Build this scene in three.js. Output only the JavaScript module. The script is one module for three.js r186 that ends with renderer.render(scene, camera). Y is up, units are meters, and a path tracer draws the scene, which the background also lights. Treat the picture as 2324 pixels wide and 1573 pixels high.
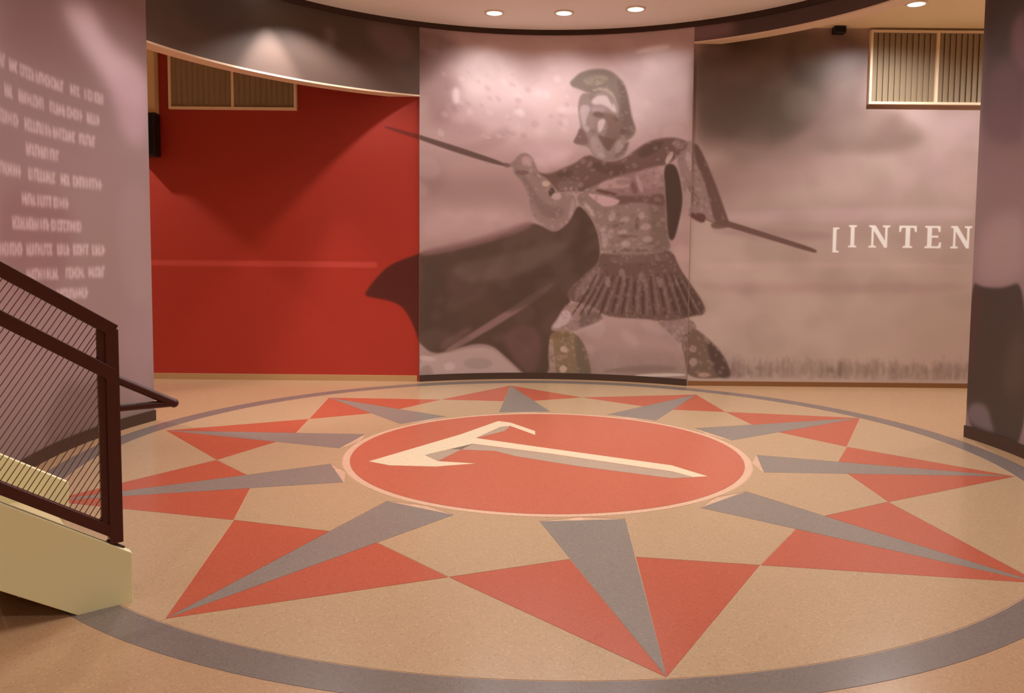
import * as THREE from 'three';
import { RoundedBoxGeometry } from 'three/addons/geometries/RoundedBoxGeometry.js';
import { mergeGeometries } from 'three/addons/utils/BufferGeometryUtils.js';

// ---------------------------------------------------------------- camera, light, exposure
// The origin is the centre of the inlaid star, y up, metres. U is the photographer's eye height.
const U = 1.45, RAD = Math.PI / 180;
const scene = new THREE.Scene();
const camera = new THREE.PerspectiveCamera(46.586, 2324 / 1573, 0.05, 60);
camera.position.set(-0.0831 * U, U, 4.0156 * U);
camera.rotation.set(-3.8605 * RAD, 0, 0.549 * RAD, 'YXZ');
camera.setViewOffset(2324, 1573, -44, 86.6, 2324, 1573);
camera.updateProjectionMatrix();
const renderer = new THREE.WebGLRenderer({ antialias: true });
renderer.toneMapping = THREE.LinearToneMapping;
renderer.toneMappingExposure = 1.07;
renderer.shadowMap.enabled = true;
renderer.shadowMap.type = THREE.PCFSoftShadowMap;
scene.background = new THREE.Color(0x000000);
const WARM = new THREE.Color().setRGB(1, 0.97, 0.93);   // colour of the ceiling lamps
const LAMP = { ring: 7, inner: 8, wash: 5, spot: 16, corridor: 19, left: 32, lobby: 13 };   // candela-scale strengths

// ---------------------------------------------------------------- helpers
let seed = 7;
const rnd = () => ((seed = (seed * 1664525 + 1013904223) >>> 0) / 4294967296);
const used = new Map();
function numbered(name) {
  const n = used.get(name) || 0; used.set(name, n + 1);
  return n ? `${name}_${String(n).padStart(3, '0')}` : name;
}
function obj(name, geometry, material, parent = scene) {
  const m = new THREE.Mesh(geometry, material);
  m.name = numbered(name); m.castShadow = m.receiveShadow = true; parent.add(m); return m;
}
function struct(name, geometry, material, parent) {
  const m = obj(name, geometry, material, parent || scene);
  if (!parent) m.userData.kind = 'structure';
  return m;
}
function structGroup(name) { const g = new THREE.Group(); g.name = numbered(name); g.userData.kind = 'structure'; scene.add(g); return g; }
function tag(o, label, category, group) { o.userData.label = label; o.userData.category = category; if (group) o.userData.group = group; return o; }
function thing(name, label, category, [x, y, z] = [0, 0, 0], turn = 0, group) {
  const g = new THREE.Group(); g.name = numbered(name); g.position.set(x, y, z); g.rotation.y = turn; scene.add(g);
  return tag(g, label, category, group);
}
const box = (w, h, d, x = 0, y = 0, z = 0, r = 0) => (r ? new RoundedBoxGeometry(w, h, d, 2, r) : new THREE.BoxGeometry(w, h, d)).translate(x, y, z);
const rgb = (r, g, b) => new THREE.Color(`rgb(${r},${g},${b})`);
const std = (color, roughness = 0.8, extra = {}) => new THREE.MeshStandardMaterial({ color, roughness, ...extra });
// a length of curved wall seen from inside: radii r0 < r1, from angle aL (left) to aR (right), heights y0..y1.
// Angles run from +z towards +x; uv is 0..1 over the inner face.
function bent(r0, r1, aL, aR, y0, y1) {
  let span = aL - aR; while (span <= 0) span += 360;
  const n = Math.max(4, Math.ceil(span / 1.5)), pos = [], uv = [], idx = [];
  const at = (r, i) => { const a = (aL - span * i / n) * RAD; return [r * Math.sin(a), r * Math.cos(a)]; };
  const strip = (f, wrapUv) => {
    const b = pos.length / 3;
    for (let i = 0; i <= n; i++) for (const k of [0, 1]) { pos.push(...f(i, k)); uv.push(i / n * (wrapUv ? 1 : 1), k); }
    for (let i = 0; i < n; i++) { const o = b + 2 * i; idx.push(o, o + 2, o + 1, o + 1, o + 2, o + 3); }
  };
  strip((i, k) => { const [x, z] = at(r0, i); return [x, k ? y1 : y0, z]; });
  strip((i, k) => { const [x, z] = at(r1, i); return [x, k ? y0 : y1, z]; });
  strip((i, k) => { const [x, z] = at(k ? r1 : r0, i); return [x, y1, z]; });
  strip((i, k) => { const [x, z] = at(k ? r0 : r1, i); return [x, y0, z]; });
  for (const i of [0, n]) {
    const b = pos.length / 3, [xa, za] = at(r0, i), [xb, zb] = at(r1, i);
    pos.push(xa, y0, za, xa, y1, za, xb, y0, zb, xb, y1, zb); uv.push(0, 0, 0, 1, 1, 0, 1, 1);
    if (i) idx.push(b, b + 2, b + 1, b + 1, b + 2, b + 3); else idx.push(b, b + 1, b + 2, b + 1, b + 3, b + 2);
  }
  const g = new THREE.BufferGeometry();
  g.setAttribute('position', new THREE.Float32BufferAttribute(pos, 3));
  g.setAttribute('uv', new THREE.Float32BufferAttribute(uv, 2));
  g.setIndex(idx); g.computeVertexNormals();
  return g;
}

// ---------------------------------------------------------------- printed wall graphics (print, with lamp-lit tone painted into the sky)
// Shapes are [ink r,g,b, softness cm, strength, outline as u,v pairs in cm]: u along the unrolled wall, v above the floor.
const SKY_AND_LIGHT = [
  [[197,155,148],14,0.9,[24,379,148,392,302,370,309,299,250,282,150,269,29,280]],  // upper wall lightened in ink where the downlights brighten it
  [[214,174,166],9,0.8,[121,343,109,317,79,305,49,314,36,339,49,366,79,378,109,369]],
  [[212,168,164],10,0.7,[159,326,146,316,114,311,82,314,69,324,82,335,114,340,146,337]],
  [[176,140,134],12,0.8,[308,322,296,286,265,272,233,289,219,328,232,365,263,378,294,360]],
  [[196,158,154],10,0.6,[303,356,294,345,273,342,252,348,243,360,252,372,273,375,294,368]],
  [[150,108,104],10,0.6,[49,312,39,289,23,280,11,292,9,316,19,339,35,348,47,337]],
  [[150,108,102],9,0.55,[263,369,250,364,219,363,187,366,174,373,187,379,218,380,250,376]],
  [[178,132,128],6,0.8,[79,282,71,275,53,274,37,279,31,288,40,295,57,296,73,290]],
  [[158,116,110],5,0.6,[24,268,64,267,84,283,104,293,99,268,64,257]],
  [[222,184,178],2.5,0.9,[46,321,45,314,41,311,38,314,37,321,38,328,41,331,45,328]],
  [[222,184,178],2.5,0.9,[120,302,117,301,112,302,108,305,108,309,111,311,116,310,120,306]],
  [[215,175,170],3,0.8,[141,327,139,324,135,323,131,324,129,327,131,330,135,331,139,330]],
  [[215,175,170],3,0.6,[185,309,181,306,170,304,160,306,155,309,160,312,170,313,181,312]],
  [[222,186,180],2.5,0.85,[243,372,260,376,282,377,284,372,263,371,246,369]],
  [[210,160,160],6,0.7,[110,269,150,268,180,267,170,254,145,242,127,248]],
  [[140,100,94],12,0.75,[4,230,54,227,100,233,120,214,85,206,4,206]],
  [[184,140,132],8,0.8,[2,191,65,194,125,199,120,179,65,168,2,159]],
  [[150,112,102],12,0.6,[245,283,309,289,309,270,250,273]],
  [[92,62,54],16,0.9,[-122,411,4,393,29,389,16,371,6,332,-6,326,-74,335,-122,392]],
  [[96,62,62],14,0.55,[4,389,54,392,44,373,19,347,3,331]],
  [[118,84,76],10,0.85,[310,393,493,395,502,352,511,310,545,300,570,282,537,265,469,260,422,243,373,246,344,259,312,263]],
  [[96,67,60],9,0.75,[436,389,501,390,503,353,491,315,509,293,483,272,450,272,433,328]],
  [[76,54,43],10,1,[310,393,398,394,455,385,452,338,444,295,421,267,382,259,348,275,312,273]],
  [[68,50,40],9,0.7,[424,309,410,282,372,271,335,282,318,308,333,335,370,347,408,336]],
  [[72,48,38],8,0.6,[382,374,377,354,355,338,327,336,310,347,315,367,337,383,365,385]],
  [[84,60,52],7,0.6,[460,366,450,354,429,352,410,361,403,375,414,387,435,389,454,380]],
  [[150,112,104],9,0.6,[374,223,366,202,345,194,325,202,316,222,324,243,344,251,365,243]],
  [[124,92,82],10,0.8,[344,261,421,269,482,296,530,306,575,268,518,258,445,257,364,232]],
  [[178,138,134],8,0.8,[530,308,626,309,626,268,589,275,560,287]],  // lamp scallop below the grille, painted as a pale patch
  [[168,126,122],12,0.6,[565,273,628,278,628,211,544,215,518,243]],
  [[148,108,100],9,0.7,[325,242,402,257,498,257,499,234,422,223,345,213]],
  [[172,134,124],11,0.6,[446,243,523,248,623,225,624,201,496,205,446,219]],
  [[186,144,140],4,0.7,[345,193,471,198,624,201,625,187,472,183,351,182]],
  [[146,106,100],4,0.6,[336,177,424,175,468,172,468,164,405,163,332,170]],
  [[188,148,136],3,0.7,[318,137,449,139,624,138,623,133,449,133,318,129]],
  [[158,116,108],4,0.5,[318,116,450,115,621,119,621,107,450,104,328,104]],
];
const CLOAK = [
  [[78,53,42],1.6,1,[128,182,100,169,50,155,24,150,0,145,-1,144,-18,138,-36,130,-50,115,-60,102,-62,96,-51,94,-33,91,-20,85,-11,72,-4,55,-1,45,0,44,12,33,24,31,45,37,68,42,85,39,101,25,117,10,127,2,150,2,153,31,161,59,171,83,177,98,200,123,208,139,208,154,204,174,194,192,182,203,175,189,157,170,144,176]],
  [[132,90,84],2.5,0.75,[0,148,49,158,95,172,127,184,133,178,100,164,50,150,0,140]],
  [[134,94,86],1.4,0.85,[24,32,55,51,96,76,146,110,158,113,147,100,101,69,63,47,40,34]],
  [[112,76,70],3,0.6,[19,40,55,62,65,59,30,33]],
  [[104,68,62],4,0.7,[91,51,127,67,145,46,135,5,125,5,109,23]],
  [[72,50,40],4,0.7,[80,113,141,128,176,154,191,184,202,154,197,134,152,93,91,72]],
  [[72,52,42],5,0.6,[4,132,24,136,29,82,19,42,4,48]],
  [[104,78,66],5,0.6,[29,132,100,143,166,164,176,154,126,123,55,107]],
  [[170,132,122],1.4,1,[0,27,17,29,40,32,60,37,82,37,100,22,118,6,122,1,0,3]],
  [[142,110,98],2,0.8,[0,16,13,20,17,3,0,3]],
  [[150,116,106],2,0.7,[86,18,81,13,68,11,55,14,50,19,55,24,68,26,81,23]],
  [[196,152,146],1.6,0.7,[42,15,40,12,35,11,30,12,28,16,30,19,35,21,40,19]],
  [[190,150,140],1.4,0.8,[0,31,19,26,19,22,0,24]],
  [[148,110,102],4,0.6,[198,37,249,34,295,41,300,14,199,5]],
  [[120,92,80],2,0.7,[201,9,255,20,295,21,300,16,250,11]],
  [[206,172,158],0.8,0.8,[250,9,305,14,312,11,250,5]],
];
const LIMBS = [
  [[95,66,58],1,1,[-40,286,1,275,44,265,100,248,100,243,39,259,1,270,-40,283]],
  [[103,69,60],1,1,[326,190,351,184,400,169,449,154,452,150,448,149,400,163,351,177,326,184]],
  [[71,48,39],1.2,1,[278,245,288,247,294,241,299,222,301,204,298,186,292,160,285,164,282,184,281,205]],
  [[139,104,95],1.3,1,[290,266,303,271,315,269,326,246,336,213,349,184,337,181,324,187,307,191,302,213,296,239]],
  [[99,66,57],1.5,1,[312,269,318,265,328,245,339,220,351,188,354,180,337,180,332,203,323,232,315,247]],
  [[117,82,73],1.3,0.8,[303,232,315,218,321,198,311,198,306,218]],
  [[165,128,121],1,0.9,[311,249,311,241,309,237,306,240,304,248,303,256,305,260,308,256]],
  [[161,125,117],1.3,0.8,[311,208,310,199,307,195,304,199,302,208,302,217,305,220,308,217]],
  [[95,57,51],1.2,1,[304,192,324,192,328,188,326,181,319,182]],
  [[101,69,57],1.4,0.9,[332,181,346,184,357,181,353,176,335,174]],
  [[143,106,97],1.2,1,[169,88,158,68,152,61,153,55,179,55,194,63,217,72,205,83,187,90]],
  [[180,143,138],1.5,0.9,[167,83,177,77,173,65,158,58,153,61,160,70]],
  [[106,77,68],1.6,0.9,[187,83,204,81,214,72,193,62,183,60]],
  [[125,93,69],1.2,1,[152,56,179,57,191,42,197,21,200,2,153,1,149,25,150,41]],
  [[101,79,64],2,0.9,[179,55,191,42,198,19,201,2,185,2,181,32]],
  [[152,115,103],1.2,0.8,[151,47,155,46,159,5,154,2,150,26]],
  [[114,82,57],1.4,0.8,[174,51,171,48,164,47,156,48,153,51,156,54,163,55,171,54]],
  [[180,139,123],1,0.9,[173,35,171,32,168,31,164,32,163,35,164,38,168,39,171,38]],
  [[180,141,121],1,0.9,[172,12,170,8,167,7,164,8,162,12,164,15,167,17,170,15]],
  [[156,112,95],1.4,0.7,[170,25,168,23,164,21,159,22,158,25,159,28,164,29,168,28]],
  [[138,103,95],1.3,1,[272,71,308,76,317,72,321,63,310,51,302,46,293,54,283,63]],
  [[108,79,66],1.3,1,[302,53,309,59,318,65,331,55,345,42,355,25,361,9,311,7,308,27]],
  [[77,52,46],2,0.9,[331,51,345,42,357,22,361,9,345,8,336,30]],
  [[156,119,108],1.1,0.8,[321,41,320,38,317,37,313,38,312,41,313,44,316,45,320,44]],
  [[161,123,112],1.3,0.8,[322,27,321,23,317,21,314,23,312,26,314,30,317,31,321,30]],
  [[128,92,84],1,0.8,[308,45,308,39,306,37,304,39,303,44,304,50,306,52,307,50]],
  [[180,130,114],1.4,0.8,[337,12,335,10,329,9,324,10,322,12,324,14,329,15,335,14]],
];
const KILT = [
  [[101,70,61],1.2,1,[210,151,247,151,290,153,298,132,312,114,329,90,329,79,316,79,308,75,274,70,268,73,218,73,205,82,194,88,173,91,169,102,191,123,206,136]],
  [[77,53,44],3,0.7,[300,125,314,108,328,89,327,80,299,76,289,96]],
  [[130,97,90],2,0.7,[197,128,210,134,207,114,186,95,176,97]],
  [[71,47,40],0.9,0.75,[216,124,218,124,208,98,196,75,193,75,205,98]],
  [[128,97,88],0.9,0.55,[221,123,223,123,213,98,201,76,198,76,210,98]],
  [[71,47,40],0.9,0.75,[223,124,225,124,218,98,210,75,207,75,215,98]],
  [[128,97,88],0.9,0.55,[228,123,230,123,223,98,215,76,212,76,220,98]],
  [[71,47,40],0.9,0.75,[232,124,234,124,229,98,223,76,220,76,226,98]],
  [[128,97,88],0.9,0.55,[236,123,238,123,234,98,228,77,225,77,231,98]],
  [[71,47,40],0.9,0.75,[240,124,242,124,239,98,235,76,232,76,236,98]],
  [[128,97,88],0.9,0.55,[244,123,246,123,244,98,240,77,237,77,241,98]],
  [[71,47,40],0.9,0.75,[248,124,250,125,249,98,248,76,245,76,246,98]],
  [[128,97,88],0.9,0.55,[252,124,254,124,254,99,253,78,250,77,251,99]],
  [[71,47,40],0.9,0.75,[256,125,258,125,259,99,260,77,257,77,256,99]],
  [[128,97,88],0.9,0.55,[260,124,262,124,264,99,265,78,262,78,261,99]],
  [[71,47,40],0.9,0.75,[264,125,266,125,270,99,273,77,270,77,267,99]],
  [[128,97,88],0.9,0.55,[268,124,270,124,275,99,278,78,275,78,272,99]],
  [[71,47,40],0.9,0.75,[273,125,275,125,281,99,286,78,283,78,278,99]],
  [[128,97,88],0.9,0.55,[277,124,279,124,286,99,291,79,288,79,283,99]],
  [[71,47,40],0.9,0.75,[281,125,283,125,291,100,298,78,295,78,288,100]],
  [[128,97,88],0.9,0.55,[285,124,287,124,296,100,303,79,300,79,293,100]],
  [[71,47,40],0.9,0.75,[288,125,290,125,300,100,310,79,307,79,297,100]],
  [[128,97,88],0.9,0.55,[292,124,294,124,305,100,315,80,312,80,302,100]],
  [[71,47,40],0.9,0.75,[294,125,296,125,308,100,320,79,317,79,305,100]],
  [[128,97,88],0.9,0.55,[298,124,300,124,314,100,325,80,322,80,311,100]],
  [[71,47,40],0.9,0.75,[210,124,212,124,200,97,187,75,184,75,197,97]],
  [[128,97,88],0.9,0.55,[215,123,217,123,205,98,192,76,189,76,202,97]],
  [[71,47,40],0.9,0.75,[204,124,206,124,193,97,178,75,175,75,190,97]],
  [[128,97,88],0.9,0.55,[209,123,211,123,198,97,184,76,181,76,195,97]],
  [[138,106,97],1,0.7,[237,124,237,119,236,116,233,118,230,122,230,127,232,130,235,129]],
  [[138,106,97],1,0.7,[260,121,261,116,259,113,256,114,253,119,253,124,255,126,258,125]],
  [[138,106,97],1,0.7,[279,116,280,111,278,108,275,110,273,114,272,119,274,122,277,120]],
  [[138,106,97],1,0.7,[221,115,221,110,220,107,217,108,214,113,214,118,216,121,219,119]],
  [[115,82,75],1.4,0.7,[217,144,252,145,287,147,289,139,253,136,217,136]],
];
const CUIRASS = [
  [[134,101,91],1.3,1,[182,214,206,228,241,238,279,243,282,204,285,164,290,149,247,144,208,146,208,158,205,172,195,190,184,201,180,208]],
  [[112,82,72],3,0.8,[261,209,281,213,284,167,289,149,257,147,267,174]],
  [[138,95,90],3,0.8,[214,234,275,240,280,213,246,209,216,214]],
  [[167,125,117],1.5,0.9,[204,224,214,232,235,233,246,228,236,220,216,220,205,220]],
  [[138,99,92],1.5,0.8,[223,230,242,231,240,224,226,224]],
  [[99,57,53],1.2,0.95,[201,220,214,218,227,214,225,211,211,214,202,217]],
  [[104,69,60],2,0.95,[225,213,246,211,266,212,280,215,282,199,271,201,251,205,227,201,221,205]],
  [[185,139,134],1.2,0.95,[191,215,199,214,216,211,231,207,227,202,214,199,204,204]],
  [[150,108,103],1.4,0.9,[246,243,255,247,275,245,277,221,261,218,252,224,247,234]],
  [[167,130,121],1,0.8,[246,236,250,233,257,219,254,214,250,221]],
  [[106,69,62],2,0.8,[240,229,246,228,251,214,244,213]],
  [[169,134,123],1.4,0.95,[187,204,193,203,202,190,200,187,194,192]],
  [[161,128,119],1.5,0.9,[208,177,216,174,217,154,212,151,209,164]],
  [[167,130,121],1.4,0.75,[225,187,223,184,219,183,216,186,217,190,219,194,223,194,225,192]],
  [[167,130,121],1.4,0.75,[241,187,241,184,237,181,233,180,230,182,230,185,234,188,238,189]],
  [[167,130,121],1.4,0.75,[239,172,237,170,233,168,229,168,227,170,228,173,232,174,237,174]],
  [[167,130,121],1.4,0.75,[243,158,242,155,238,153,233,154,231,156,232,159,236,161,241,161]],
  [[167,130,121],1.4,0.75,[266,178,265,175,261,173,256,173,253,176,255,179,259,181,264,180]],
  [[167,130,121],1.4,0.75,[258,188,256,185,253,185,251,187,251,191,253,194,256,194,258,192]],
  [[167,130,121],1.4,0.75,[224,169,222,165,219,163,216,166,216,170,218,174,221,175,223,173]],
  [[167,130,121],1.4,0.75,[268,164,267,161,263,159,258,160,256,162,257,165,261,166,266,166]],
  [[103,73,60],1.3,0.7,[251,166,248,164,239,164,231,165,227,167,231,168,239,168,248,167]],
  [[103,73,60],1.3,0.7,[237,182,235,180,229,177,223,176,220,176,222,178,228,181,234,183]],
  [[103,73,60],1.3,0.7,[252,180,251,174,249,172,248,175,247,180,248,186,250,188,252,186]],
  [[103,73,60],1.3,0.7,[264,151,259,149,247,148,235,149,230,150,235,152,247,152,259,152]],
];
const MANTLE = [
  [[103,69,60],1.8,1,[130,242,139,237,151,237,163,243,177,248,191,259,201,256,215,250,234,253,246,263,262,273,286,276,303,271,306,265,295,255,284,245,268,244,251,239,228,234,206,227,189,216,176,218,156,215,148,211,147,224,133,235]],
  [[84,57,47],1.6,0.8,[156,238,175,243,175,234,158,232]],
  [[123,90,80],2.2,0.7,[156,228,175,230,191,227,178,219,159,216]],
  [[86,55,46],2,0.8,[195,252,225,246,235,248,236,236,216,235,198,242]],
  [[80,53,44],2.2,0.8,[249,263,265,271,280,272,275,262,250,251]],
  [[138,101,95],1.6,0.8,[302,263,298,261,292,263,288,267,288,271,292,273,297,271,301,267]],
  [[174,138,128],1,0.95,[279,248,284,259,289,260,289,254,283,245]],
  [[139,106,99],0.8,0.7,[170,218,169,215,168,214,166,215,166,218,166,221,167,223,169,221]],
  [[139,106,99],0.8,0.7,[176,218,175,215,174,214,172,215,172,218,172,221,174,223,175,221]],
  [[139,106,99],0.8,0.7,[182,218,181,215,180,214,178,215,178,218,178,221,180,223,181,221]],
  [[139,104,95],1.2,1,[113,258,120,261,128,257,133,247,137,235,145,233,153,224,159,216,176,214,180,208,179,197,172,182,163,174,155,170,144,175,131,187,127,198,124,216,116,230,107,236,108,243,100,246,108,251]],
  [[121,88,80],2.2,0.8,[115,239,125,229,136,209,151,199,166,199,166,189,151,184,136,194,128,214,117,229]],
  [[174,130,125],1.4,0.8,[127,255,129,250,127,246,123,244,118,247,116,252,118,256,123,257]],
  [[182,145,126],1,0.95,[150,226,148,223,145,222,141,223,140,226,141,228,145,230,148,228]],
  [[77,51,44],1.1,0.9,[148,220,153,222,156,217,151,211,148,212]],
  [[176,139,130],1.2,0.95,[163,211,161,208,157,207,153,208,151,211,153,214,157,216,161,214]],
  [[161,126,117],1.6,0.8,[176,211,179,203,174,186,170,185,173,200]],
  [[152,117,108],1.6,0.7,[128,199,137,184,151,174,144,177,131,188]],
  [[108,75,69],1,0.9,[96,249,103,248,105,244,97,243]],
  [[112,73,71],0.9,0.8,[108,240,120,241,127,238,120,235,111,235]],
];
const HEAD = [
  [[117,92,80],1.6,1,[170,340,176,345,182,351,199,355,216,353,230,341,236,326,239,304,245,291,247,283,240,274,231,273,227,284,225,301,226,309,221,325,211,329,199,325,193,327,182,332,173,335]],
  [[134,103,94],1.5,1,[183,327,192,329,200,325,210,330,220,325,226,310,227,298,231,283,238,270,235,257,226,251,213,251,199,255,194,267,184,269,175,272,180,281,184,289,181,303,180,315]],
  [[103,73,66],2.2,0.9,[224,343,232,337,238,319,242,295,246,284,237,276,228,288,229,313,226,330]],
  [[138,112,95],2.2,0.7,[215,343,211,338,201,336,190,337,185,341,189,345,199,348,210,347]],
  [[156,125,114],1.2,0.8,[194,330,204,334,216,332,223,322,221,322,213,329,203,330]],
  [[108,82,71],1.4,0.8,[192,326,199,328,202,324,196,319,192,320]],
  [[189,154,149],1.9,0.9,[195,320,203,325,212,325,220,318,225,306,222,304,215,311,206,315,197,314]],
  [[178,143,139],1.9,0.8,[183,314,190,315,195,311,192,304,189,294,192,285,189,284,185,293,182,305]],
  [[154,117,117],2,0.8,[196,313,209,313,215,308,201,305,194,308]],
  [[112,80,69],1.9,0.95,[195,305,205,306,222,304,231,293,233,282,224,272,217,262,210,268,211,281,215,290,211,299,201,300]],
  [[101,69,60],1.4,0.8,[197,306,205,307,212,302,206,300,199,301]],
  [[99,68,58],1.8,0.7,[219,302,227,299,229,295,221,295]],
  [[138,106,97],1.5,0.8,[192,303,198,301,200,291,197,284,193,289]],
  [[184,147,138],1.4,0.95,[203,296,209,299,212,297,210,290,207,284,204,283,203,289]],
  [[117,82,77],1.2,0.7,[201,285,200,283,198,282,196,283,195,285,196,287,198,287,200,286]],
  [[169,134,125],1.2,0.8,[194,288,193,285,192,284,190,285,190,288,190,290,192,291,193,290]],
  [[99,68,57],1.5,0.85,[202,282,212,278,221,275,225,277,220,270,217,261,213,264,208,271]],
  [[158,123,114],1.7,0.8,[195,278,201,280,206,272,212,261,208,256,199,259,195,268]],
  [[156,123,112],2,0.75,[232,266,230,260,227,258,224,261,223,267,225,273,229,275,232,272]],
  [[174,136,126],1.6,0.7,[213,256,211,254,208,254,204,256,203,258,205,260,209,260,212,258]],
  [[106,75,68],1.6,0.8,[224,254,235,260,240,273,235,272,231,262,221,257]],
  [[114,79,73],1.5,0.95,[182,289,187,287,193,275,192,270,184,270,174,272,180,280]],
  [[95,62,55],1.4,0.8,[235,284,234,281,232,280,229,281,228,284,229,287,232,288,234,287]],
  [[128,93,84],1.4,0.7,[244,288,244,284,243,282,240,283,238,286,238,289,239,291,241,291]],
  [[119,88,79],1.3,0.6,[219,320,221,316,220,314,218,314,216,318,214,322,214,324,216,323]],
];
const WARRIOR = [LIMBS, KILT, CUIRASS, MANTLE, HEAD].flat();
const LEFT_SKY = [
  [[206,164,166],11,0.95,[143,318,186,331,195,313,211,304,244,298,243,261,213,263,191,282,171,297,159,306]],
  [[190,146,150],10,0.7,[206,279,247,298,246,233,222,230,209,252]],
  [[132,90,86],12,0.7,[66,292,138,313,153,299,173,278,193,273,136,273,64,265]],
  [[134,90,86],12,0.6,[57,184,131,187,163,167,126,104,52,125]],
  [[160,124,118],10,0.6,[211,197,249,207,246,96,222,90,206,148]],
  [[112,80,74],7,0.7,[140,52,162,42,190,48,191,16,160,2,114,0,110,26]],
  [[150,112,112],8,0.6,[207,98,246,100,246,20,215,18]],
  [[96,68,58],6,0.6,[108,5,166,7,188,9,188,-1,132,-7]],
];
const RIGHT_PATCHES = [  // right wall ink, dark at the top, paler down to the draped shape
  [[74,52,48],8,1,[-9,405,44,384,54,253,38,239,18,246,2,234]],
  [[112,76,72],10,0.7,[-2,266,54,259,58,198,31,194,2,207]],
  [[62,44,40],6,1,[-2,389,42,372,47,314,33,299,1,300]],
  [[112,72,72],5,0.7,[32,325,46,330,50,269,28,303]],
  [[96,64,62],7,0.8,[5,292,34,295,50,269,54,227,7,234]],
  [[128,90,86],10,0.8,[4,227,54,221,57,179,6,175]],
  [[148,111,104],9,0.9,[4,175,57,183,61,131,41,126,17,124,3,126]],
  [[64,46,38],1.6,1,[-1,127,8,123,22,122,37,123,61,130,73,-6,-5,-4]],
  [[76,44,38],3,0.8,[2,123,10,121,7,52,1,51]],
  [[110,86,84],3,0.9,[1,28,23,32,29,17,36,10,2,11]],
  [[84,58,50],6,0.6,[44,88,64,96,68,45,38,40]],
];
const WORDS = [
  [261, [64,71, 77,88, 92,112, 113,150, 156,168, 173,195]],
  [244, [69,80, 89,123, 130,148, 151,172, 175,191]],
  [227, [61,90, 96,131, 133,160, 165,185]],
  [211, [97,138]],
  [195, [58,91, 99,134, 141,151, 156,190]],
  [178, [89,107, 110,129, 131,150]],
  [162, [74,124, 127,146, 147,167]],
  [145, [53,90, 93,130, 134,148, 154,172, 177,193]],
  [128, [92,136, 144,166, 172,190]],
  [113, [132,171]],
];

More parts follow.
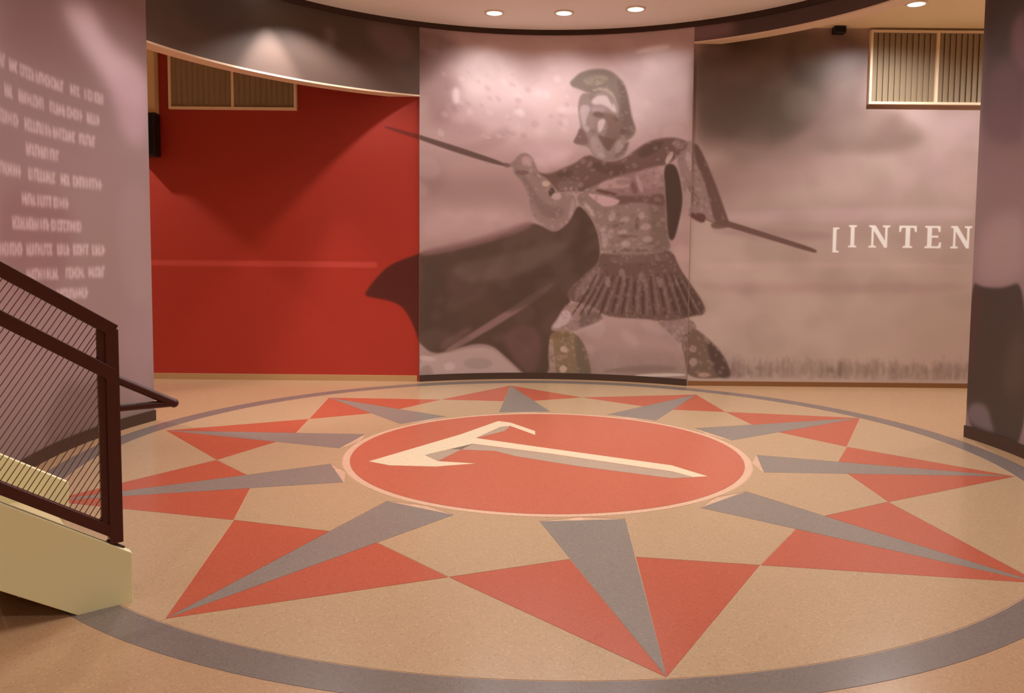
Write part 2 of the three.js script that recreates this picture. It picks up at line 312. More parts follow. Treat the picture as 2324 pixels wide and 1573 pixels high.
const K = 4;   // print pixels per cm
function canvasFor(u0, u1, v0, v1, inks) {
  const c = document.createElement('canvas');
  c.width = Math.round((u1 - u0) * K); c.height = Math.round((v1 - v0) * K);
  const x = c.getContext('2d'), X = (u) => (u - u0) * K, Y = (v) => (v1 - v) * K;
  const g = x.createLinearGradient(0, 0, 0, c.height);
  for (const [v, ink] of inks) g.addColorStop(Math.min(1, Math.max(0, Y(v) / c.height)), ink);
  x.fillStyle = g; x.fillRect(0, 0, c.width, c.height);
  const print = {
    c, x, X, Y,
    shapes(list, recolour) {
      for (const [ink, soft, strength, p] of list) {
        let lo = 1e9, hi = -1e9, lv = 1e9, hv = -1e9;
        for (let i = 0; i < p.length; i += 2) { lo = Math.min(lo, p[i]); hi = Math.max(hi, p[i]); lv = Math.min(lv, p[i + 1]); hv = Math.max(hv, p[i + 1]); }
        if (hi < u0 - 3 * soft || lo > u1 + 3 * soft) continue;
        x.save(); x.globalAlpha = strength; x.fillStyle = recolour || `rgb(${ink})`; x.filter = `blur(${(soft * K * 0.62).toFixed(1)}px)`;
        const m = soft * K * 2 + 4; x.beginPath(); x.rect(X(lo) - m, Y(hv) - m, (hi - lo) * K + 2 * m, (hv - lv) * K + 2 * m); x.clip();
        x.beginPath();
        const n = p.length / 2, q = (i) => [X(p[2 * (i % n)]), Y(p[2 * (i % n) + 1])];
        const mid = (i) => { const [a, b] = q(i), [d, e] = q(i + 1); return [(a + d) / 2, (b + e) / 2]; };
        x.moveTo(...mid(0));
        for (let i = 1; i <= n; i++) x.quadraticCurveTo(...q(i), ...mid(i));
        x.closePath(); x.fill(); x.restore();
      }
      return print;
    },
    strokes(ink, strength, soft, count, f) {   // short vertical strokes: distant trees and stubble in the picture
      x.save(); x.fillStyle = ink; x.globalAlpha = strength; x.filter = `blur(${soft * K}px)`;
      for (let b = 0; b < 4; b++) { x.beginPath(); for (let i = b; i < count; i += 4) { const [u, v, w, h] = f(i); x.rect(X(u), Y(v + h), w * K, h * K); } x.fill(); }
      x.restore(); return print;
    },
    // brush texture inside the outlines: small soft dabs of dark and light ink
    dabs(list, count, inks, strength, r0, r1, soft, lean = 0) {
      for (const [, , , p] of list) {
        let lo = 1e9, hi = -1e9, lv = 1e9, hv = -1e9;
        for (let i = 0; i < p.length; i += 2) { lo = Math.min(lo, p[i]); hi = Math.max(hi, p[i]); lv = Math.min(lv, p[i + 1]); hv = Math.max(hv, p[i + 1]); }
        if (hi < u0 || lo > u1) continue;
        x.save(); x.beginPath();
        for (let i = 0; i < p.length; i += 2) x.lineTo(X(p[i]), Y(p[i + 1]));
        x.closePath(); x.clip(); x.globalAlpha = strength; x.filter = `blur(${soft * K}px)`;
        for (const ink of inks) {
          x.fillStyle = ink; x.beginPath();
          for (let i = 0; i < count; i++) {
            const a = X(lo + rnd() * (hi - lo)), b = Y(lv + rnd() * (hv - lv)), r = (r0 + rnd() * (r1 - r0)) * K, s = r * (0.35 + 0.6 * rnd());
            x.moveTo(a + r, b); x.ellipse(a, b, r, s, lean + (rnd() - 0.5) * 0.8, 0, 6.2832);
          }
          x.fill();
        }
        x.restore();
      }
      return print;
    },
    // ink density of the whole print (one constant), then to a texture
    texture(gains) {
      const d = x.getImageData(0, 0, c.width, c.height), a = d.data, luts = gains.map((gain) => { const lut = new Uint8ClampedArray(256);
      for (let i = 0; i < 256; i++) {
        const s = i / 255, lin = Math.min(0.92, gain * (s <= 0.04045 ? s / 12.92 : ((s + 0.055) / 1.055) ** 2.4));
        lut[i] = Math.round(255 * (lin <= 0.0031308 ? lin * 12.92 : 1.055 * lin ** (1 / 2.4) - 0.055));
      } return lut; });
      for (let i = 0; i < a.length; i += 4) { for (const k of [0, 1, 2]) a[i + k] = luts[k][a[i + k]]; }
      x.putImageData(d, 0, 0);
      const t = new THREE.CanvasTexture(c); t.colorSpace = THREE.SRGBColorSpace; t.magFilter = THREE.LinearFilter; t.anisotropy = 8;
      return t;
    },
  };
  return print;
}
const printMaterial = (texture) => new THREE.MeshStandardMaterial({ map: texture, roughness: 0.42 });
const H = 2.745 * U * 100, HF = 2.71 * U * 100;   // print heights in cm
const LEN = 309.8;                                   // unrolled length of the curved wall, cm
const TREES = (u0, u1, v0, v1, n) => [n, () => { const u = u0 + rnd() * (u1 - u0), h = 3 + rnd() * rnd() * 26; return [u, v0 + rnd() * 0.6 * Math.max(2, v1 - v0 - h), 1 + rnd() * 4, h]; }];

const curvedPrint = canvasFor(0, LEN, 0, H, [[398, '#b48c86'], [330, '#bc948d'], [282, '#b48a82'], [225, '#9c726a'], [185, '#a87e76'], [150, '#a47a70'], [128, '#a67e74'], [70, '#a47e74'], [30, '#967066'], [0, '#94705f']])
  .shapes(SKY_AND_LIGHT).dabs([[0, 0, 0, [-20, -20, 330, -20, 330, 420, -20, 420]]], 110, ['#8c6a64', '#ecccc4'], 0.13, 4, 16, 2.2, 0.3).dabs([[0, 0, 0, [20, 275, 170, 275, 170, 350, 20, 350]]], 26, ['#8a6660', '#ecc8c0'], 0.24, 1.5, 5, 1.1, 0.5)
  .dabs([[0, 0, 0, [-40, -40, 350, -40, 350, 440, -40, 440]]], 90, ['#806058', '#c8a298'], 0.12, 14, 40, 5)
  .strokes('#7c5e54', 0.16, 0.8, ...TREES(195, 305, 5, 40, 150)).shapes(CLOAK).dabs(CLOAK.slice(0, 1), 70, ['#3c2a22', '#8a685c'], 0.13, 4, 18, 2.2, -0.45).shapes(WARRIOR);
function brush(print) {   // leather, bronze and skin break into small marks
  print.dabs([KILT[0]], 260, ['#4a332b', '#a8887c'], 0.22, 0.8, 2.6, 0.5, 1.5).dabs([CUIRASS[0], MANTLE[0]], 130, ['#5c4038', '#c4a094'], 0.2, 1, 3.4, 0.6, -0.3)
    .dabs(HEAD.slice(0, 6), 34, ['#5c443a', '#c0a094'], 0.16, 0.7, 2.2, 0.6).dabs([...LIMBS.filter(([ink, s]) => s >= 1.2 && s <= 1.3 && ink[0] > 100), MANTLE[10]], 60, ['#5e443a', '#c8a698'], 0.2, 0.8, 2.8, 0.5, 0.8);
}
brush(curvedPrint);
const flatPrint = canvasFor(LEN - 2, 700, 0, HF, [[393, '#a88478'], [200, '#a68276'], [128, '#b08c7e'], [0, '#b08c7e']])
  .shapes(SKY_AND_LIGHT).strokes('#6e5248', 0.19, 1.1, ...TREES(324, 700, 8, 40, 520)).strokes('#5e463e', 0.17, 0.9, ...TREES(330, 700, 8, 30, 380))
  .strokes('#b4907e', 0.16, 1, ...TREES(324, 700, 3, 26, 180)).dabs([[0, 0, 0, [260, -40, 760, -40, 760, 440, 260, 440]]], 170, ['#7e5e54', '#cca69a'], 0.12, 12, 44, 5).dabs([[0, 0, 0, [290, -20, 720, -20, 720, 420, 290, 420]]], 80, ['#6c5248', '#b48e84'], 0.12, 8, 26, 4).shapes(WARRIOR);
brush(flatPrint);
{ // lettering on the flat wall
  const { x, X, Y } = flatPrint;
  x.fillStyle = '#f4d4cb'; x.textAlign = 'center'; x.textBaseline = 'alphabetic'; x.filter = 'blur(1.6px)';
  const put = (ch, u, v, size, squeeze) => { x.save(); x.translate(X(u), Y(v)); x.scale(squeeze, 1); x.font = `bold ${Math.round(size * K)}px serif`; x.fillText(ch, 0, 0); x.restore(); };
  put('[', 471, 154, 31, 0.8);
  [['I', 490], ['N', 519.5], ['T', 551], ['E', 579], ['N', 610]].forEach(([ch, u]) => put(ch, u, 155.5, 34, ch === 'N' ? 0.92 : ch === 'I' ? 0.75 : 0.9));
}
const redPrint = canvasFor(-480, 0, 0, HF, [[393, '#8a2418'], [200, '#96281c'], [0, '#96261a']]);
{
  const { x, X, Y } = redPrint;
  x.save(); x.filter = 'blur(3px)'; x.fillStyle = '#a8382e'; x.fillRect(X(-480), Y(134.5), 432 * K, 6.5 * K); x.restore();
  redPrint.shapes(CLOAK.slice(0, 1), '#481610').shapes(WARRIOR.slice(0, 1), '#641c14');
}
const leftPrint = canvasFor(0, 246, 0, H, [[398, '#846260'], [330, '#8c6664'], [230, '#94706c'], [150, '#947068'], [70, '#94706a'], [0, '#7c5e56']]).shapes(LEFT_SKY);
{ // centred paragraph on the left wall: too small and soft in the photograph to be read, so marks the size of its letters
  const { x, X, Y } = leftPrint;
  x.fillStyle = '#e2bab4'; x.filter = 'blur(4px)';
  x.beginPath(); x.globalAlpha = 0.86;
  for (const [v, s] of WORDS) for (let i = 0; i < s.length; i += 2) {
    for (let u = s[i] + 0.4; u < s[i + 1] - 1.5; u += 3.9) {
      const tall = 7.2 + rnd(), w = 1.3 + rnd() * 0.7;
      x.rect(X(u), Y(v + tall / 2), w * K, tall * K);
      if (rnd() < 0.75) x.rect(X(u), Y(v + tall / 2 - (rnd() < 0.5 ? 0 : tall * 0.42)), (2.8 + rnd()) * K, 1.5 * K);
      if (rnd() < 0.5) x.rect(X(u), Y(v - tall / 2 + 1.4), 3.2 * K, 1.4 * K);
    }
  }
  x.fill();
}
const rightPrint = canvasFor(0, 235, 0, H, [[398, '#805e5a'], [0, '#805e5a']]).shapes(RIGHT_PATCHES);
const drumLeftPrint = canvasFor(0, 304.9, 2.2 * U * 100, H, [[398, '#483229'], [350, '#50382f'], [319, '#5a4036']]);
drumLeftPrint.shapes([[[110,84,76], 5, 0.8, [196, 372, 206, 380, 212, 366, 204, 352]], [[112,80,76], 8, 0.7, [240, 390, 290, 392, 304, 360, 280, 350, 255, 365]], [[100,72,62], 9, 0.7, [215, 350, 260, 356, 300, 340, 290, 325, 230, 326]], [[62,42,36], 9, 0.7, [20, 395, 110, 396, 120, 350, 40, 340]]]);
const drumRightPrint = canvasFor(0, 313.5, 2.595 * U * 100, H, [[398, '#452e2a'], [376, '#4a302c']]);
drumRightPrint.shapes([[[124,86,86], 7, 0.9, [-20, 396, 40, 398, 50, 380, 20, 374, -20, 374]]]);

// ---------------------------------------------------------------- plain materials
function terrazzoTexture() {   // chips of stone in a ground, half a metre square
  const n = 512, d = new Uint8Array(n * n * 4), f = new Float32Array(n * n).fill(0.93);
  for (let i = 0; i < 9000; i++) {
    const cx = rnd() * n, cy = rnd() * n, r = 0.8 + rnd() * rnd() * 4.5, t = 0.86 + rnd() * 0.14;
    for (let y = -r; y <= r; y++) for (let x = -r; x <= r; x++) if (x * x + y * y < r * r) f[((Math.round(cy + y) + n) % n) * n + (Math.round(cx + x) + n) % n] = t;
  }
  for (let i = 0; i < n * n; i++) { const v = Math.round(255 * Math.min(1, f[i])); d[4 * i] = d[4 * i + 1] = d[4 * i + 2] = v; d[4 * i + 3] = 255; }
  const t = new THREE.DataTexture(d, n, n); t.wrapS = t.wrapT = THREE.RepeatWrapping; t.repeat.set(1.6, 1.6);
  t.magFilter = THREE.LinearFilter; t.minFilter = THREE.LinearMipmapLinearFilter; t.generateMipmaps = true; t.colorSpace = THREE.SRGBColorSpace; t.needsUpdate = true;
  return t;
}
const chips = terrazzoTexture();
const terrazzo = (color) => new THREE.MeshStandardMaterial({ color, map: chips, roughness: 0.24, bumpMap: chips, bumpScale: 0.0002 });
const M = {
  cream: terrazzo(rgb(188, 150, 115)), field: terrazzo(rgb(190, 158, 124)), border: terrazzo(rgb(226, 184, 156)),
  red: terrazzo(rgb(188, 94, 70)), disc: terrazzo(rgb(198, 108, 84)), grey: terrazzo(rgb(142, 130, 121)), ring: terrazzo(rgb(126, 112, 106)),
  white: terrazzo(rgb(238, 214, 182)), shade: terrazzo(rgb(186, 162, 142)), bed: terrazzo(rgb(216, 176, 148)),
  ceilingCream: std(rgb(246, 228, 188), 0.9), ceiling: std(rgb(250, 249, 246), 0.9), creamPaint: std(rgb(216, 192, 152), 0.75), returnPaint: std(rgb(150, 118, 100), 0.85), plaster: std(rgb(224, 196, 166), 0.85),
  stair: std(rgb(238, 236, 190), 0.6), tread: std(rgb(206, 184, 142), 0.7), rail: std(rgb(70, 20, 12), 0.45), rod: std(rgb(112, 72, 66), 0.5),
  baseDark: std(rgb(66, 44, 34), 0.5), baseBrown: std(rgb(132, 88, 50), 0.55), baseBeige: std(rgb(184, 144, 98), 0.55), topTrim: std(rgb(56, 34, 22), 0.7),
  frame: std(rgb(240, 218, 190), 0.6), slat: std(rgb(150, 132, 108), 0.8), backing: std(rgb(116, 98, 78), 0.9),
  black: std(rgb(24, 16, 16), 0.5), cloth: std(rgb(16, 11, 11), 0.95), steel: std(rgb(150, 140, 130), 0.35, { metalness: 0.8 }),
  lampTrim: std(rgb(240, 226, 206), 0.5),
  lens: new THREE.MeshStandardMaterial({ color: 0x000000, emissive: new THREE.Color().setRGB(1, 0.93, 0.8), emissiveIntensity: 2.2, roughness: 0.6 }),
};

// ---------------------------------------------------------------- floor: terrazzo inlay, pieces separated by fine joints
const floor = structGroup('floor');
const RI = 2.189 * U, RO = 2.305 * U, RD = 0.972 * U, RB = 1.006 * U;
const polar = (r, deg) => new THREE.Vector2(r * Math.sin(deg * RAD), r * Math.cos(deg * RAD));
function slab(points, depth = 0.012, holes = []) {   // plan outline (x, z) -> a plate whose face is at y = 0
  const s = new THREE.Shape(points.map((p) => new THREE.Vector2(p.x, -p.y)));
  for (const h of holes) s.holes.push(new THREE.Path(h.map((p) => new THREE.Vector2(p.x, -p.y))));
  return new THREE.ExtrudeGeometry(s, { depth, bevelEnabled: false, curveSegments: 8 }).rotateX(-Math.PI / 2).translate(0, -depth, 0);
}
const arc = (r, a, b, step = 2) => { const n = Math.max(2, Math.ceil(Math.abs(b - a) / step)), o = []; for (let i = 0; i <= n; i++) o.push(polar(r, a + (b - a) * i / n)); return o; };
function shrink(points, by) {   // draw an outline in by half a joint
  const n = points.length, out = [];
  let area = 0; for (let i = 0; i < n; i++) { const p = points[i], q = points[(i + 1) % n]; area += p.x * q.y - q.x * p.y; }
  const s = Math.sign(area);
  for (let i = 0; i < n; i++) {
    const p = points[i], a = points[(i + n - 1) % n], b = points[(i + 1) % n];
    const d1 = p.clone().sub(a).normalize(), d2 = b.clone().sub(p).normalize(), n1 = new THREE.Vector2(-d1.y, d1.x), n2 = new THREE.Vector2(-d2.y, d2.x), m = n1.clone().add(n2);
    const k = Math.min(2.5, 2 / Math.max(0.2, m.lengthSq()));
    out.push(p.clone().addScaledVector(m, s * by * k));
  }
  return out;
}
const J = 0.002;
const outer = [[-4.6, -2.75], [4.6, -2.75], [4.6, 6.2], [-4.6, 6.2]].map(([x, z]) => new THREE.Vector2(x * U, z * U));
obj('floor_bed', new THREE.CylinderGeometry(RO + 0.05, RO + 0.05, 0.05, 96).translate(0, -0.0265, 0), M.bed, floor);
obj('floor_field', slab(outer, 0.05, [arc(RO + J, 0, 360).slice(0, -1)]), M.cream, floor);
obj('ring_band', slab(arc(RO - J, 0, 360).slice(0, -1), 0.012, [arc(RI + J, 0, 360).slice(0, -1)]), M.ring, floor);
obj('centre_disc', slab(arc(RD - J, 0, 360).slice(0, -1)), M.disc, floor);
obj('disc_border', slab(arc(RB - J, 0, 360).slice(0, -1), 0.012, [arc(RD + J, 0, 360).slice(0, -1)]), M.border, floor);
// ten points of the star: [reach, bearing] as laid
const TIPS = [[2.18, 6.5], [2.17, -29.6], [2.185, -66.6], [2.15, -101], [2.08, -135], [2.07, -173.4], [2.06, 147.4], [2.185, 115.6], [2.18, 80.2], [2.185, 43.3]];
const NOTCH = [[1.62, -11.8], [1.6, -47.8], [1.6, -82.4], [1.6, -118.2], [1.6, -154.2], [1.6, 170], [1.605, 133.2], [1.6, 96.4], [1.59, 60.8], [1.61, 24.5]];
const PT = TIPS.map(([r, a]) => polar(r * U, a)), PN = NOTCH.map(([r, a]) => polar(r * U, a));
const inner = TIPS.map(([, a], i) => { const b = 6.5 - 36 * i, m = i > 2 && i < 7 ? (a + b) / 2 + (Math.abs(a - b) > 180 ? 180 : 0) : a; return { L: polar(1.058 * U, m - 9), R: polar(1.058 * U, m + 9), mid: m }; });
const along = (p, q, t) => p.clone().lerp(q, t);
for (let i = 0; i < 10; i++) {
  const tip = PT[i], nl = PN[i], nr = PN[(i + 9) % 10], { L, R } = inner[i], t = 1 - (1.435 - 1.058) / (TIPS[i][0] - 1.058), eL = along(tip, L, t), eR = along(tip, R, t);
  obj('grey_ray', slab(shrink([tip, L, R], J)), M.grey, floor);
  obj('red_wedge', slab(shrink([tip, nl, eL], J)), M.red, floor);
  obj('red_wedge', slab(shrink([tip, eR, nr], J)), M.red, floor);
  // cream pieces on the clockwise side of this point: one inside the notch, one outside it
  const j = (i + 1) % 10, t2 = 1 - (1.435 - 1.058) / (TIPS[j][0] - 1.058), eR2 = along(PT[j], inner[j].R, t2);
  let a0 = inner[i].mid, a1 = inner[j].mid; while (a1 > a0) a1 -= 360;
  obj('cream_panel', slab(shrink([L, eL, nl, eR2, inner[j].R, ...arc(RB + J, a1, a0)], J)), M.field, floor);
  let b0 = TIPS[i][1], b1 = TIPS[j][1]; while (b1 > b0) b1 -= 360;
  obj('cream_panel', slab(shrink([nl, tip, ...arc(RI - J, b0, b1), PT[j]], J)), M.field, floor);
}
// the letter inlaid in the centre disc, a light face and a darker lower side
const plan = (list) => { const o = []; for (let i = 0; i < list.length; i += 2) o.push(new THREE.Vector2(list[i] / 100, list[i + 1] / 100)); return o; };
obj('letter_face', slab(plan([-124, 31, -68, -55, -40, -108, -29, -102, -8, -70, -8, -56, -29, -89, -37, -85, -55, -43, 1, -12, 86, 34, 105, 61, 95, 63, 84, 50, 2, 4, -56, -24, -88, 12, -76, 29, -50, 34, -76, 43, -108, 41])).translate(0, 0.0012, 0), M.white, floor);
obj('letter_side', mergeGeometries([slab(plan([-56, -23, 2, 5, 84, 51, 95, 64, 80, 66, 22, 39, -22, 13, -38, -2, -79, -7, -76, 28, -88, 12])), slab(plan([-55, -42, -37, -84, -29, -88, -33, -70]))]).translate(0, 0.001, 0), M.shade, floor);

// ---------------------------------------------------------------- walls, drum and ceilings
const RW = 2.4 * U, RX = 2.515 * U, SK = 0.003, TOP = 2.745 * U, FLAT = 2.71 * U;
const A = { leftEnd: -66, left: -106.5, backL: -156.7, backR: 152.3, right: 100.7, rightEnd: 62 };
const zRed = -6.235 * U + 4.0156 * U, zMural = -6.16 * U + 4.0156 * U;
struct('wall_back', bent(RW + SK, RX, A.backL, A.backR, 0, TOP), M.returnPaint);
struct('wall_left', bent(RW + SK, RX, A.leftEnd, A.left, 0, TOP), M.creamPaint);
struct('wall_right', bent(RW + SK, RX, A.right, A.rightEnd, 0, TOP), M.plaster);
struct('beam_drum_left', bent(RW + SK, RX, A.left, A.backL, 2.2 * U, TOP), M.creamPaint);
struct('beam_drum_right', bent(RW + SK, RX, A.backR, A.right, 2.595 * U, TOP), M.creamPaint);
struct('beam_drum_front', bent(RW + SK, RX, A.rightEnd, A.leftEnd, 2.595 * U, TOP), M.creamPaint);
struct('wall_red', box(3.9 * U, FLAT, 0.12, (-0.949 - 1.95) * U, FLAT / 2, zRed - 0.06), M.plaster);
struct('wall_flat', box(3.5 * U, FLAT, 0.12, (1.116 + 1.75) * U, FLAT / 2, zMural - 0.06), M.plaster);
struct('wall_corridor_left', box(0.12, FLAT, 9 * U, -4.6 * U - 0.06, FLAT / 2, 1.75 * U), M.plaster);
struct('wall_corridor_right', box(0.12, FLAT, 9 * U, 4.6 * U + 0.06, FLAT / 2, 1.75 * U), M.plaster);
struct('wall_lobby', box(9.2 * U + 0.24, FLAT, 0.12, 0, FLAT / 2, 6.2 * U + 0.06), M.plaster);
struct('ceiling', new THREE.CylinderGeometry(RX, RX, 0.1, 96).translate(0, TOP + 0.05, 0), M.ceiling);
{
  const c = [[-4.7, -2.75], [4.7, -2.75], [4.7, 6.3], [-4.7, 6.3]].map(([x, z]) => new THREE.Vector2(x * U, z * U));
  struct('ceiling_outer', slab(c, 0.1, [arc(RX - 0.02, 0, 360, 3).slice(0, -1)]).translate(0, FLAT + 0.1, 0), M.ceilingCream);
}
// skirting and a dark strip under the ceiling
struct('trim_1', bent(RW - 0.012, RW + SK, A.leftEnd, A.rightEnd, 2.705 * U, TOP), M.topTrim);
struct('baseboard_back', bent(RW - 0.014, RW + SK, A.backL, A.backR, 0, 0.05 * U), M.baseDark);
struct('baseboard_left', bent(RW - 0.016, RW + SK, A.leftEnd, A.left, 0, 0.062 * U), M.baseDark);
struct('baseboard_right', bent(RW - 0.016, RW + SK, A.right, A.rightEnd, 0, 0.066 * U), M.baseDark);
struct('baseboard_flat', box(3.45 * U, 0.036 * U, 0.016, (1.116 + 1.74) * U, 0.018 * U, zMural + 0.008), M.baseBrown);
struct('baseboard_red', box(3.8 * U, 0.046 * U, 0.016, (-0.949 - 1.92) * U, 0.023 * U, zRed + 0.008), M.baseBeige);
struct('trim_2', bent(RW - 0.004, RX + 0.004, A.left, A.backL, 2.188 * U, 2.2 * U), M.frame);
struct('trim_3', bent(RW - 0.004, RX + 0.004, A.backR, A.right, 2.585 * U, 2.595 * U), M.frame);

// ---------------------------------------------------------------- the murals: thin printed sheets on the walls
const GAIN = [1.2, 1.52, 1.72], GAIN_RED = [1.36, 1.5, 1.55];   // ink strength per channel
tag(obj('wall_mural', bent(RW, RW + SK, A.backL, A.backR, 0, TOP), printMaterial(curvedPrint.texture(GAIN))), 'sepia mural of a helmeted spear warrior with billowing cloak on the curved back wall', 'mural');
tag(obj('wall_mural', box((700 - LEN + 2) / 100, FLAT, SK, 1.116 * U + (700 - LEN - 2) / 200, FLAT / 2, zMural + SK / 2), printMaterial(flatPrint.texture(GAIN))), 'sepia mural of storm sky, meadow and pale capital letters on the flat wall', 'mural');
tag(obj('wall_mural', box(4.8, FLAT, SK, -0.949 * U - 2.4, FLAT / 2, zRed + SK / 2), printMaterial(redPrint.texture(GAIN_RED))), 'deep red mural with a dark cloak tip and thin pale line', 'mural');
tag(obj('wall_mural', bent(RW, RW + SK, A.leftEnd, A.left, 0, TOP), printMaterial(leftPrint.texture(GAIN))), 'mauve cloud mural with a centred pale paragraph behind the stair railing', 'mural');
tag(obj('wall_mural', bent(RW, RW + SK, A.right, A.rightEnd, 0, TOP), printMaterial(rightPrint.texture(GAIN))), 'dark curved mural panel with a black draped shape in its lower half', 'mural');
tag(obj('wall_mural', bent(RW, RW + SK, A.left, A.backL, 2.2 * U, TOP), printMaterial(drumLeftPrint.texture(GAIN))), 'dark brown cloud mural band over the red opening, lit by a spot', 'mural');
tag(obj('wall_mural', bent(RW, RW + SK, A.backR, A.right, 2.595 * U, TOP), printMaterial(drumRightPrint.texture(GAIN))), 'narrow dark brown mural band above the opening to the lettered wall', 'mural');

// ---------------------------------------------------------------- staircase: local x runs up the stair, z towards the far side
const stairTurn = 220 * RAD, stairAt = [-1.213 * U, 0, 1.781 * U], TAN = 0.66, WIDE = 1.35, UPTO = 1.25 * U;
const stair = thing('staircase', 'cream painted open stair with closed stringers descending onto the inlaid floor', 'staircase', stairAt, stairTurn);
function stringer(z) {
  const s = new THREE.Shape(), h0 = 0.141 * U, b0 = 0.137 * U;
  s.moveTo(0, 0); s.lineTo(0, h0); s.lineTo(UPTO, h0 + TAN * UPTO); s.lineTo(UPTO, TAN * (UPTO - b0)); s.lineTo(b0, 0); s.closePath();
  return new THREE.ExtrudeGeometry(s, { depth: 0.044, bevelEnabled: true, bevelThickness: 0.003, bevelSize: 0.003, bevelSegments: 2 }).translate(0, 0, z + 0.003);
}
obj('stringer', stringer(0), M.stair, stair);
obj('stringer', stringer(WIDE - 0.05), M.stair, stair);
const RUN = 0.265, RISE = RUN * TAN;
for (let k = 0; k < 6; k++) obj('tread', box(RUN + 0.02, 0.04, WIDE - 0.1, 0.12 + RUN * (k + 0.5), RISE * (k + 1) - 0.05, WIDE / 2, 0.006), M.tread, stair);
for (let k = 0; k < 6; k++) obj('riser', box(0.02, RISE - 0.042, WIDE - 0.1, 0.14 + RUN * k, RISE * (k + 0.5) - 0.05, WIDE / 2), M.tread, stair);

// railing on the near stringer: square tube frame, thin rods square to the slope, looped handrail end
const railing = thing('stair_railing', 'dark maroon steel stair railing with thin rods and a looped handrail end', 'railing', stairAt, stairTurn);
const zr = 0.025, P0 = 0.036 * U;
const lineAt = (h0) => (s) => h0 * U + TAN * (s - P0);
const topY = lineAt(0.782), midY = lineAt(0.655), lowY = lineAt(0.205), baseY = lineAt(0.164);
function bar(x0, y0, x1, y1, w, z = zr, round = 0) {
  const l = Math.hypot(x1 - x0, y1 - y0);
  const g = round ? new THREE.CylinderGeometry(w / 2, w / 2, l, 14).rotateZ(Math.PI / 2) : new RoundedBoxGeometry(l, w, w, 2, 0.005);
  return g.rotateZ(Math.atan2(y1 - y0, x1 - x0)).translate((x0 + x1) / 2, (y0 + y1) / 2, z);
}
obj('base_plate', bar(P0 - 0.034, baseY(P0 - 0.034) + 0.011, P0 + 0.034, baseY(P0 + 0.034) + 0.011, 0.01), M.rail, railing);
obj('post', mergeGeometries([bar(P0, baseY(P0) + 0.02, P0, topY(P0), 0.05), bar(P0 + 0.036, lowY(P0) + 0.04, P0 + 0.036, topY(P0), 0.03)]), M.rail, railing);
obj('top_rail', bar(P0 - 0.012, topY(P0 - 0.012), UPTO, topY(UPTO), 0.052), M.rail, railing);
obj('middle_rail', bar(P0, midY(P0), UPTO, midY(UPTO), 0.052), M.rail, railing);
obj('bottom_rail', bar(P0, lowY(P0), UPTO, lowY(UPTO), 0.044), M.rail, railing);
{
  const e = -0.128 * U, y0 = midY(P0) - 0.012, y1 = midY(e) + 0.012;
  obj('handrail_end', mergeGeometries([bar(P0, y0, e, y1, 0.036, zr, 1), new THREE.SphereGeometry(0.019, 16, 12).translate(e, y1, zr), bar(e, y1, P0, y1 + 0.004, 0.03, zr, 1)]), M.rail, railing);
}
// rods square to the slope between the rails
const cs = Math.cos(Math.atan(TAN)), sn = Math.sin(Math.atan(TAN));
const rodGeo = new Map();
function rods(lo, hi) {
  const gap = (hi(0) - lo(0)) * cs, n = Math.floor((UPTO - P0) / (0.021 * cs));
  const key = gap.toFixed(4);
  if (!rodGeo.has(key)) rodGeo.set(key, new THREE.CylinderGeometry(0.0018, 0.0018, gap, 6).rotateZ(Math.atan(TAN)));
  for (let i = 0; i < n; i++) {
    const s = P0 + 0.03 + gap * sn + i * 0.021 * cs; if (s > UPTO) break;
    const m = obj('rod', rodGeo.get(key), M.rod, railing); m.position.set(s - gap * sn / 2, lo(s) + gap * cs / 2, zr);
  }
  // short rods that fill the corner beside the post
  for (let s = P0 + 0.07; s < P0 + 0.03 + gap * sn; s += 0.021 * cs) {
    const l = Math.min(gap, (s - P0 - 0.05) / sn); if (l < 0.03) continue;
    const m = obj('rod', new THREE.CylinderGeometry(0.0018, 0.0018, l, 6).rotateZ(Math.atan(TAN)), M.rod, railing); m.position.set(s - l * sn / 2, lo(s) + l * cs / 2, zr);
  }
}
rods(lowY, midY); rods(midY, topY);

// ---------------------------------------------------------------- louvred grilles high on the two flat walls
function grille(name, label, x0, w, y0, h, z, slatMaterial) {
  const g = thing(name, label, 'grille', [x0 + w / 2, y0, z + 0.004]);
  const f = 0.026;
  obj('frame', mergeGeometries([box(w, f, 0.05, 0, f / 2, 0.025), box(w, f, 0.05, 0, h - f / 2, 0.025), box(f, h - 2 * f, 0.05, -w / 2 + f / 2, h / 2, 0.025), box(f, h - 2 * f, 0.05, w / 2 - f / 2, h / 2, 0.025)]), M.frame, g);
  obj('mullion', box(0.028, h - 2 * f, 0.048, 0, h / 2, 0.024), M.frame, g);
  obj('backing', box(w - 2 * f, h - 2 * f, 0.006, 0, h / 2, 0.004), M.backing, g);
  const pane = w / 2 - f - 0.014, n = 11, s = pane / n;
  const geo = box(s * 0.98, h - 2 * f - 0.004, 0.004).rotateY(0.22);
  for (const side of [-1, 1]) for (let k = 0; k < n; k++) {
    const m = obj('slat', geo, slatMaterial, g); m.position.set(side * (0.014 + s * (k + 0.5)), h / 2, 0.024);
  }
  return g;
}
grille('louvre_grille', 'framed two-panel louvre grille high on the red wall, partly behind the drum', (-2.853) * U, 0.97 * U, 2.075 * U, 0.54 * U, zRed, M.slat);
grille('louvre_grille', 'framed two-panel louvre grille high on the lettered mural wall under the ceiling', (2.43) * U, 1.01 * U, 2.147 * U, 0.545 * U, zMural, M.slat);

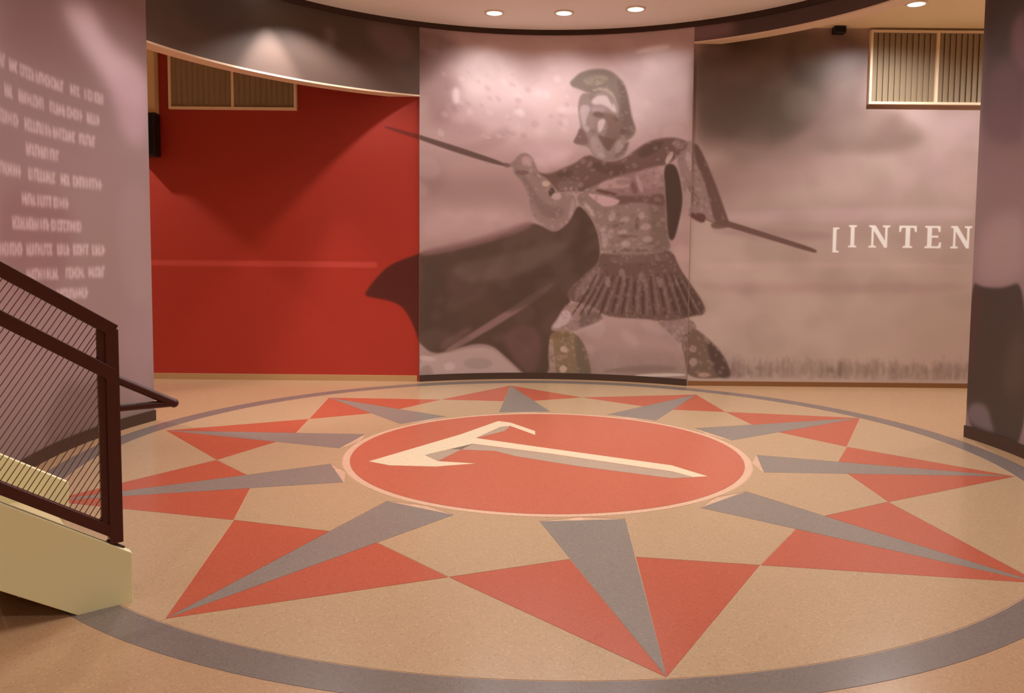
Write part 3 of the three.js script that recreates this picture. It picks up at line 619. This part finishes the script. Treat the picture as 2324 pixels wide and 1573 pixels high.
// ---------------------------------------------------------------- cream bulkhead and black loudspeakers
struct('beam_bulkhead', box(0.55 * U, FLAT - 2.04 * U, 0.1, (-2.94 - 0.275) * U, (FLAT + 2.04 * U) / 2, zRed + 0.055), M.creamPaint);
function speaker(label, x, y, z, w, h, d) {
  const g = thing('loudspeaker', label, 'speaker', [x, y, z]);
  obj('cabinet', box(w, h, d, 0, h / 2, d / 2 + 0.02, 0.012), M.black, g);
  obj('speaker_grille', box(w - 0.03, h - 0.03, 0.008, 0, h / 2, d + 0.022, 0.003), M.cloth, g);
  obj('bracket', mergeGeometries([box(w * 0.4, h * 0.4, 0.012, 0, h / 2, 0.006), box(0.03, 0.03, 0.04, 0, h / 2, 0.02)]), M.steel, g);
  return g;
}
speaker('black loudspeaker below the cream bulkhead, half hidden by the text wall', -2.932 * U - 0.12, 1.71 * U, zRed + SK, 0.26, 0.32 * U, 0.16);
speaker('small black loudspeaker under the ceiling left of the lettered wall grille', 2.186 * U, 2.655 * U, zMural + SK, 0.13, 0.075, 0.09);

// ---------------------------------------------------------------- ceiling downlights, each with its own lamp
const ringShape = (r) => new THREE.LatheGeometry([[r * 0.78, -0.004], [r * 0.8, -0.012], [r * 0.98, -0.01], [r, -0.004], [r, 0], [r * 0.78, 0]].map(([a, b]) => new THREE.Vector2(a, b)), 40);
const trimGeo = ringShape(0.105), lensGeo = new THREE.CylinderGeometry(0.083, 0.083, 0.004, 36).translate(0, -0.006, 0);
function downlight(x, z, y, label, strength, half, penumbra, group, aim) {
  const g = thing('downlight', label, 'ceiling light', [x, y, z], 0, group);
  obj('trim_ring', trimGeo, M.lampTrim, g);
  const l = obj('lens', lensGeo, M.lens, g); l.castShadow = false;
  const s = new THREE.SpotLight(WARM, strength, 0, half * RAD, penumbra, 2);
  s.name = 'lamp'; s.position.set(0, -0.02, 0); s.castShadow = true; s.shadow.mapSize.set(1024, 1024); s.shadow.bias = -0.0005; s.shadow.radius = 3; s.userData.kind = 'helper';
  s.target.name = 'lamp_aim'; s.target.position.set(...(aim || [0, -1, 0])); g.add(s, s.target);
  return g;
}
// wall washers over the curved wall, seen at the top of the picture
[[-0.372, -1.954, 'first round downlight from the left above the warrior mural'], [0.132, -1.938, 'middle one of three round downlights above the warrior mural'], [0.637, -1.828, 'third round downlight from the left above the warrior mural']]
  .forEach(([x, z, label]) => downlight(x * U, z * U, TOP, label, LAMP.wash, 78, 0.8, 'downlights over the curved wall'));
const RING = 'downlights of the rotunda ceiling', RLAB = 'unseen round downlight in the rotunda ceiling outside the picture';
const ring = (deg, r, strength, half, pen, aim) => downlight(r * U * Math.sin(deg * RAD), r * U * Math.cos(deg * RAD), TOP, RLAB, strength, half, pen, RING, aim);
ring(-129, 2.24, LAMP.spot, 31, 0.35, [-0.05, -1, -0.04]);
ring(-134, 2.06, LAMP.ring * 1.5, 62, 0.3);
for (const d of [122, 92, 62, -62, -98]) ring(d, 1.7, LAMP.ring, 65, 0.5);  // unseen lamps added to light the rotunda floor and walls
for (const d of [30, 0, -30]) ring(d, 1.7, LAMP.ring * 0.6, 65, 0.5);  // weaker unseen fill lamps, added on the near side
for (const d of [20, 92, 164, 236, 308]) ring(d, 0.8, LAMP.inner, 65, 0.5);  // unseen lamps added to brighten the middle of the floor
// corridors and lobby
downlight(2.493 * U, -1.538 * U, FLAT, 'round downlight in the corridor ceiling before the lettered wall', LAMP.corridor, 82, 0.9);
downlight(3.9 * U, -1.538 * U, FLAT, 'added unseen corridor downlight on the right', LAMP.corridor, 82, 0.9);  // second lamp, unseen, added to spread light over the flat mural
downlight(-3.97 * U, -1.67 * U, FLAT, 'round corridor downlight outside the picture on the left', LAMP.left, 49, 0.08);
for (const [x, z] of [[-1.3, 4.3], [1.3, 4.3], [-1.3, 5.6], [1.3, 5.6], [-3.2, 3.6], [3.2, 3.6]]) downlight(x * U, z * U, FLAT, 'added unseen downlight behind the viewpoint to light the stair and walls', LAMP.lobby, 65, 0.5, 'added lobby fill lights');  // unseen, added to light the stair face and the walls from the front

renderer.render(scene, camera);
